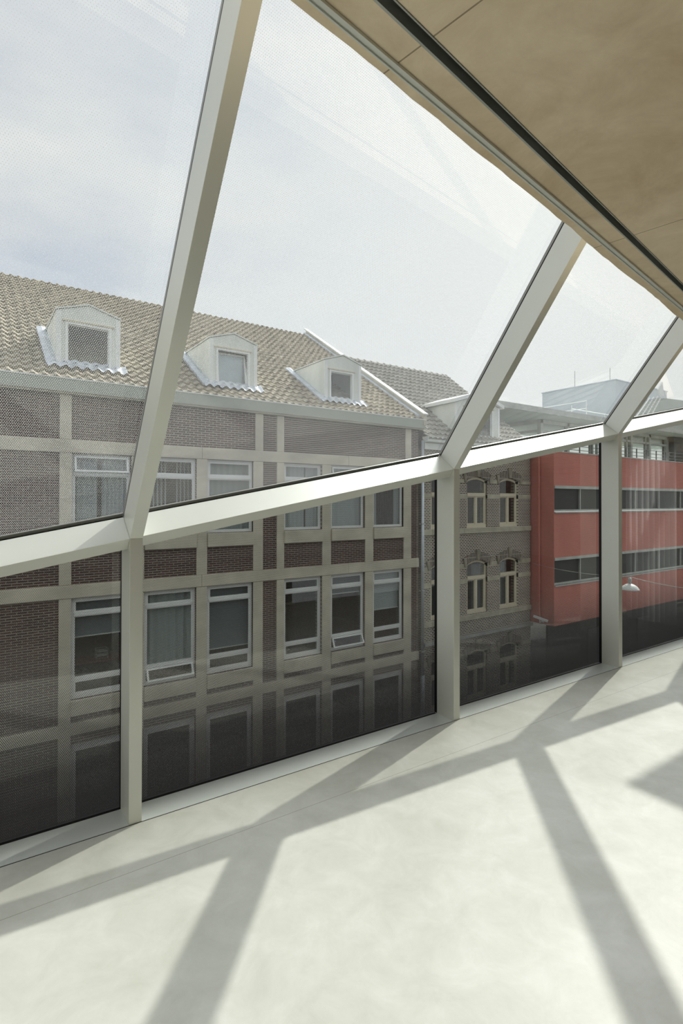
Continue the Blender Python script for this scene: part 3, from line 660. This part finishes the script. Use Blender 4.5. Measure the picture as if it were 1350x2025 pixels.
# ================================================================ ORNATE BRICK HOUSE
bB = empty('brick_house', label='narrow ornate dark-brick house with light mortar and arched cream windows', cat='building')
HU = [(13.46, 14.58), (15.30, 16.42), (17.14, 18.26)]
def arch_z(u, a, b, zs, rise): t = (u - (a + b) / 2) / ((b - a) / 2); return zs + rise * (1 - t * t)
LV = [(.61, 2.37, .14), (-2.61, -.75, .14), (-5.8, -4.1, .14)]
holes = [(a, b, z0, zs + r_) for a, b in HU for z0, zs, r_ in LV]
wall = cells(MB(), 13.07, 19.05, -7, 3.42, YF, YF + .35, holes)
for a, b in HU:
    for z0, zs, r_ in LV:
        n = 12
        for i in range(n):
            p, q = a + (b - a) * i / n, a + (b - a) * (i + 1) / n
            zp_, zq = arch_z(p, a, b, zs, r_), arch_z(q, a, b, zs, r_)
            A = [(p, YF, zp_ - .001), (q, YF, zq - .001), (q, YF, zs + r_), (p, YF, zs + r_)]; wall.hexa(A, [(x, YF + .35, z) for x, y, z in A])
part(wall, 'wall', 'brick2', bB); MB().box(18.9, 19.05, YF + .35, 22, -7, 3.6).build('side_wall', 'brick2', bB)
room(bB, 13.2, 18.8, .2, 3.2, YF + .36, 18, 'room'); room(bB, 13.2, 18.8, -2.9, -.2, YF + .36, 18, 'room'); room(bB, 13.2, 18.8, -6.5, -3.5, YF + .36, 18, 'room')
gaps = [(13.07, 13.46), (14.58, 15.30), (16.42, 17.14), (18.26, 19.04)]
for z0, z1 in ((2.27, 2.42), (1.70, 1.86), (-.88, -.72), (-1.46, -1.29), (-4.2, -4.05)):
    for a, b in gaps: soft(MB().box(a, b, 13.975, YF + .1, z0, z1), 'stone_course', 'stone_mid', bB)
for z0, z1, y in ((.40, .605, 13.93), (-2.82, -2.615, 13.93), (-3.45, -3.33, 13.85)):
    for a, b in ((13.07, 15.1), (15.1, 17.0), (17.0, 19.04)): soft(MB().box(a, b - .004, y, YF + .1, z0, z1), 'stone_ledge', 'slitmetal' if z0 < -3 else 'stone_mid', bB)
for a, b in HU:
    for li, (z0, zs, r_) in enumerate(LV):
        um = (a + b) / 2
        # brick arch ring with stone key and springers
        n = 16; ring = MB()
        for i in range(n):
            t0, t1 = i / n, (i + 1) / n; ext = .10
            def P_(t, o):
                u = a - ext + (b - a + 2 * ext) * t; zz = arch_z(u, a, b, zs, r_) + o * (1 - 0.1 * abs(t - .5)); return (u + (t - .5) * o * .9, zz)
            if abs((t0 + t1) / 2 - .5) < .06: continue
            q = [P_(t0 + .004, .01), P_(t1 - .004, .01), P_(t1 - .004, .30), P_(t0 + .004, .30)]
            ring.hexa([(x, 13.955, z) for x, z in q], [(x, YF + .02, z) for x, z in q])
        ring.build('arch', 'brick2v', bB)
        kz = arch_z(um, a, b, zs, r_)
        MB().hexa([(um - .065, 13.92, kz + .005), (um + .065, 13.92, kz + .005), (um + .11, 13.90, kz + .38), (um - .11, 13.90, kz + .38)], [(um - .065, YF, kz + .005), (um + .065, YF, kz + .005), (um + .11, YF, kz + .38), (um - .11, YF, kz + .38)]).build('keystone', 'stone_old', bB, bevel=.015)
        for s in (-1, 1):
            x = um + s * ((b - a) / 2 + .10); zz = arch_z(x, a, b, zs, r_)
            MB().hexa([(x - .05 + s * .0, 13.93, zz - .03), (x + .05, 13.93, zz - .03), (x + .09 + s * .09, 13.93, zz + .30), (x - .03 + s * .09, 13.93, zz + .30)], [(x - .05, YF, zz - .03), (x + .05, YF, zz - .03), (x + .09 + s * .09, YF, zz + .30), (x - .03 + s * .09, YF, zz + .30)]).build('springer_stone', 'stone_old', bB, bevel=.01)
        # arched cream window
        y, d, fw = 14.07, .08, .075; e_ = .004; A0, B0 = a + e_, b - e_; tz = z0 + (1.17 if li == 0 else 1.28 if li == 1 else 1.1)
        f = MB(); f.box(A0, A0 + fw, y, y + d, z0, zs); f.box(B0 - fw, B0, y, y + d, z0, zs); f.box(A0, B0, y - .02, y + d, z0, z0 + .12)
        f.box(A0 + fw, B0 - fw, y - .03, y + d, tz, tz + .13); f.box(um - .045, um + .045, y - .01, y + d, z0 + .12, tz)
        for i in range(12):
            p, q = A0 + (B0 - A0) * i / 12, A0 + (B0 - A0) * (i + 1) / 12
            zp_, zq = arch_z(p, a, b, zs, r_) - e_, arch_z(q, a, b, zs, r_) - e_
            A = [(p, y, zp_ - fw - .01), (q, y, zq - fw - .01), (q, y, zq), (p, y, zp_)]; f.hexa(A, [(x, y + d, z) for x, yy, z in A])
        o = f.build('window', 'cream', bB)
        for ua, ub in ((A0 + fw + .002, um - .047), (um + .047, B0 - fw - .002)):
            s2, g = sash(o, 'casement', ua, ub, z0 + .122, tz - .002, y + .01, 0, fw=.04, mat='cream'); g.build('pane', 'pane', o)
        MB().quad((A0 + fw, y + .04, tz + .13), (B0 - fw, y + .04, tz + .13), (B0 - fw, y + .04, zs + r_ * .4), (um, y + .04, zs + r_ - .03), (A0 + fw, y + .04, zs + r_ * .4)).build('pane', 'pane', o)
drape('curtain', 15.85, 16.35, -2.5, -.8, YC + .05, 4, 'blind', 'dim grey curtain at the right of the lower-left arched house window', 'curtain')
drape('curtain', 17.2, 17.75, -2.5, -.8, YC + .05, 4, 'blind', 'dim grey curtain at the left of the lower-right arched house window', 'curtain')
part(MB().box(13.07, 19.1, 13.88, 14.0, 3.40, 3.62), 'frieze_board', 'offwhite', bB)
part(MB().hexa([(13.07, 14.0, 3.62), (13.07, 13.74, 3.66), (13.07, 13.70, 3.84), (13.07, 14.0, 3.84)], [(19.1, 14.0, 3.62), (19.1, 13.74, 3.66), (19.1, 13.70, 3.84), (19.1, 14.0, 3.84)]), 'gutter', 'offwhite', bB)
KB = (7.58 - 3.77) / (18.8 - 13.9); eB = (13.9, 3.77)
tiles(bB, 13.10, 19.06, (13.74, 3.72), KB, 6.25, 'tile2', tw=.235, ex=.335)
MB().hexa([(13.07, 13.95, 3.5), (13.07, 13.95, 3.74), (13.07, 18.8, 7.50), (13.07, 23.7, 3.74), (13.07, 23.7, 3.5)], [(19.05, 13.95, 3.5), (19.05, 13.95, 3.74), (19.05, 18.8, 7.50), (19.05, 23.7, 3.74), (19.05, 23.7, 3.5)]).build('roof_deck', 'dark', bB)
ridge(bB, 13.08, 19.06, 18.8, 7.60, 'tile2')
dormer(bB, 14.78, 2.46, 14.10, 3.92, 5.24, 5.62, KB, eB, (15.25, 16.85, 4.02, 5.12), fascia=.13, over=.14, flash=True)

# ================================================================ RED BUILDING
bR = empty('red_building', label='red rendered block with long horizontal strip windows and a glazed roof storey', cat='building')
YR, XR, XE = 12.95, 19.11, 46.0
S1, S2 = (1.13, 2.23), (-1.78, -.63)
part(cells(MB(), XR, XE, -3.33, 3.56, YR, YR + .3, [(XR + .02, XE, *S1), (XR + .02, XE, *S2)]), 'wall', 'red', bR)
MB().box(XR, XR + .3, YR + .3, 24, -3.33, 3.56).build('side_wall', 'red', bR)
MB().box(XR + .3, XE, YR + .3, 24, 3.2, 3.5).build('roof_terrace', 'greenroof', bR)
MB().box(XR - .015, XE, YR - .02, YR + .32, 3.562, 3.60).build('parapet_cap', 'slitmetal', bR)
for z0, z1 in (S1, S2):
    MB().box(XR + .03, XE, YR - .03, YR + .12, z1 - .12, z1 - .002).build('lintel_flashing', 'slitmetal', bR)
    MB().box(XR + .03, XE, YR - .05, YR + .12, z0 + .002, z0 + .05).build('sill_flashing', 'slitmetal', bR)
    MB().box(XR + .03, XE, YR + .02, YR + .12, z0 + .075, z0 + .14).build('window_rail', 'slitmetal', bR)
    x = 19.14; i = 0; xs = [19.14] + [20.95 + 2.21 * j for j in range(12)]
    for a, b in zip(xs, xs[1:]):
        MB().box(a + .03, b - .002, YR + .09, YR + .10, z0 + .14, z1 - .12).build('window_pane', 'dark', bR).data.materials[0] = M['dark']
        if a > 20: MB().box(a - .03, a + .028, YR + .02, YR + .12, z0 + .14, z1 - .12).build('window_mullion', 'slitmetal', bR)
# recessed ground floor
MB().box(XR + .4, XE, 13.5, 13.6, -7, -3.34).build('shop_front', 'dark', bR)
MB().box(XR + .4, XE, YR + .3, 13.5, -3.45, -3.34).build('shop_soffit', 'dark', bR)
for x in (22.3, 26.5): MB().box(x, x + 1.0, 13.44, 13.49, -6.9, -3.95).build('shop_door', 'steel', bR)
rp = MB().tube([(19.0, 13.55, 3.6), (19.0, 13.55, -3.3)], .04); rp.build('rainwater_pipe', 'red', bR)
# terrace railing
rl = empty('terrace_railing', label='low dark steel railing along the top of the red wall', cat='railing')
zr = [3.72, 3.88, 4.04]
for z in zr: MB().tube([(19.2, YR + .1, z), (40, YR + .1, z)], .014, 6).build('rail', 'steel', rl)
x = 19.2
while x < 40: MB().box(x - .02, x + .02, YR + .08, YR + .12, 3.60, 4.06).build('railing_post', 'steel', rl); x += .92
# glazed roof storey
ph = empty('roof_pavilion', label='glazed roof storey with pale blinds under a flat canopy behind the terrace railing', cat='pavilion')
X0, Y0, XP = 23.1, 16.3, 42
fx = [23.1, 25.3, 27.5, 29.7, 31.5, 33.6, 35.8]
fr = MB()
for x in fx: fr.box(x - .09, x + .09, Y0, Y0 + .2, 3.5, 5.6)
for x in (28.0, 31.0, 33.15): fr.box(x - .04, x + .04, Y0 + .02, Y0 + .15, 3.5, 5.6)
fr.box(X0 - .1, 35.8, Y0 + .02, Y0 + .18, 5.0, 5.12); fr.box(X0 - .1, 42, Y0, Y0 + .18, 5.42, 5.59); fr.box(X0 - .1, 35.8, Y0, Y0 + .18, 3.5, 3.7)
fr.box(X0 - .1, X0 + .06, Y0 + .2, 20.5, 5.42, 5.59); fr.box(X0 - .1, X0 + .06, Y0 + .2, 20.5, 5.0, 5.12); fr.box(X0 - .08, X0 + .04, 18.2, 18.3, 3.5, 5.6)
fr.build('window_frame', 'slitmetal', ph)
for a, b in zip(fx, fx[1:]):
    MB().quad((a + .1, Y0 + .1, 3.7), (b - .1, Y0 + .1, 3.7), (b - .1, Y0 + .1, 5.42), (a + .1, Y0 + .1, 5.42)).build('pane', 'pane', ph)
MB().quad((X0, Y0 + .2, 3.5), (X0, 20.5, 3.5), (X0, 20.5, 5.42), (X0, Y0 + .2, 5.42)).build('side_pane', 'pane', ph)
for a, z in ((23.4, 4.3), (30.0, 4.4), (33.9, 4.2)): MB().box(a, a + 1.1, 18.0, 18.6, 3.5, z).build('inner_counter', 'slitmetal', ph)
MB().box(35.9, 42, Y0 - .3, Y0 + .4, 3.5, 5.59).build('end_wall', 'dark', ph)
MB().box(17.6, 44, 15.2, 21, 5.61, 5.80).build('canopy', 'canopy', ph)
MB().box(17.55, 44, 15.14, 15.2, 5.60, 5.86).build('canopy_fascia', 'slitmetal', ph)
rb = empty('rooftop_plant_box', label='pale blue-grey boxy plant room on top of the flat canopy', cat='plant room')
MB().box(31.07, 37.2, 17.0, 21.9, 5.81, 8.66).build('body', 'boxgrey', rb); MB().box(31.03, 37.25, 16.96, 21.95, 8.662, 8.72).build('roof_edge', 'zinc', rb)
for y, z in ((19.76, 9.75), (17.5, 9.5)):
    MB().tube([(31.35, y, 8.72), (31.35, y, z)], .018, 6).build('antenna', 'slitmetal', label='thin antenna on the plant room, ' + ('towards its back' if y > 19 else 'near its front corner'), cat='antenna')
rr_ = empty('roof_railing', label='white tube guard rail on the canopy in front of the plant room', cat='railing')
for p, q in (((25.43, 15.4, 6.62), (25.43, 20.5, 6.62)), ((25.43, 15.4, 6.25), (25.43, 20.5, 6.25)), ((25.43, 16.2, 6.33), (31.5, 16.2, 6.33))):
    MB().tube([p, q], .022, 6).build('rail', 'white', rr_)
for y in (15.4, 16.2, 17.8, 20.4): MB().tube([(25.43, y, 5.80), (25.43, y, 6.64 if y != 16.2 else 6.5)], .03 if y == 15.4 else .02, 6).build('railing_post', 'white', rr_)
for x in (28.5, 31.45): MB().tube([(x, 16.2, 5.80), (x, 16.2, 6.34)], .02, 6).build('railing_post', 'white', rr_)
ld = empty('roof_ladder', label='pale slanted lattice ladder beside the grey-green roof', cat='ladder')
A0_, A1_, B1_, B0_ = Vector((32.2, 15.1, 5.86)), Vector((34.0, 15.1, 7.45)), Vector((34.9, 15.1, 7.6)), Vector((33.4, 15.1, 5.86))
A0_, A1_, B1_, B0_ = Vector((29.6, 15.3, 5.86)), Vector((31.5, 15.3, 7.4)), Vector((32.9, 15.3, 7.7)), Vector((31.1, 15.3, 5.86))
for t in (0, .33, .66, 1): MB().bar(A0_.lerp(B0_, t), A1_.lerp(B1_, t), .05).build('stile', 'white', ld)
for i in range(1, 12):
    t = i / 12; MB().bar(A0_.lerp(A1_, t), B0_.lerp(B1_, t), .035).build('rung', 'slitmetal', ld)
MB().hexa([(32.5, 15.3, 8.0), (33.0, 15.3, 8.5), (33.15, 15.3, 7.7), (32.85, 15.3, 7.65)], [(32.5, 15.38, 8.0), (33.0, 15.38, 8.5), (33.15, 15.38, 7.7), (32.85, 15.38, 7.65)]).build('end_panel', 'white', ld)
gr = MB(); gr.hexa([(33.6, 15.6, 5.81), (33.6, 15.6, 7.65), (33.6, 19, 7.9), (33.6, 19, 5.81)], [(44, 15.6, 5.81), (44, 15.6, 8.15), (44, 19, 8.4), (44, 19, 5.81)])
gr.v = [(x + (3.8 if False else 0), y - .1, z) for x, y, z in gr.v]
gr.build('roof_annex', 'greenroof', label='low grey-green roof block at the right edge above the canopy', cat='roof block')

# ================================================================ STREET
MB().box(-20, 60, -12, 40, -7.2, -7.0).build('street', 'asphalt', **ST)
MB().box(-20, 60, 12.2, 13.9, -7.0, -6.88).build('pavement', 'asphalt', **ST)
la = empty('street_lamp', label='white domed street lamp hanging on a wire over the street', cat='street lamp'); la.location = (15.33, 8.0, -.53)
prof = [(.0, -.17), (.05, -.175), (.12, -.20), (.19, -.25), (.24, -.32), (.25, -.345), (.235, -.345), (.18, -.27), (.1, -.22), (0, -.20)]
MB().lathe((0, 0, 0), prof, 40).build('shade', 'lampwhite', la, smooth=True)
MB().lathe((0, 0, 0), [(0, .0), (.03, -.01), (.05, -.04), (.05, -.10), (.035, -.14), (.04, -.175), (0, -.175)], 20).build('hanger', 'slitmetal', la, smooth=True)
MB().lathe((0, 0, 0), [(0, -.215), (.05, -.23), (.07, -.27), (.05, -.31), (0, -.32)], 20).build('bulb', 'lampwhite', la, smooth=True)
P0, P1, P2 = Vector((19.09, 13.9, -.935)), Vector((15.33, 8, -.52)), Vector((10.41, 3.1, .15))
pts = [P0.lerp(P1, i / 12) + Vector((0, 0, -.10 * math.sin(math.pi * i / 12))) for i in range(13)] + [P1.lerp(P2, i / 12) + Vector((0, 0, -.10 * math.sin(math.pi * i / 12))) for i in range(1, 13)]
MB().tube(pts, .009, 6).build('overhead_wire', 'slitmetal', label='thin overhead wire carrying the street lamp across the street', cat='wire')
sc = empty('security_camera', label='white security camera on a bracket low on the red side wall', cat='camera'); sc.location = (19.11, 13.45, -3.2)
MB().box(-.06, 0, -.05, .05, -.06, .06).build('wall_plate', 'lampwhite', sc); MB().tube([(-.05, 0, -.0), (-.28, -.05, -.02), (-.3, -.06, .12)], .022).build('arm', 'lampwhite', sc)
MB().bar((-.42, .15, .22), (-.15, -.32, .06), .10, .09).build('housing', 'lampwhite', sc, bevel=.01)
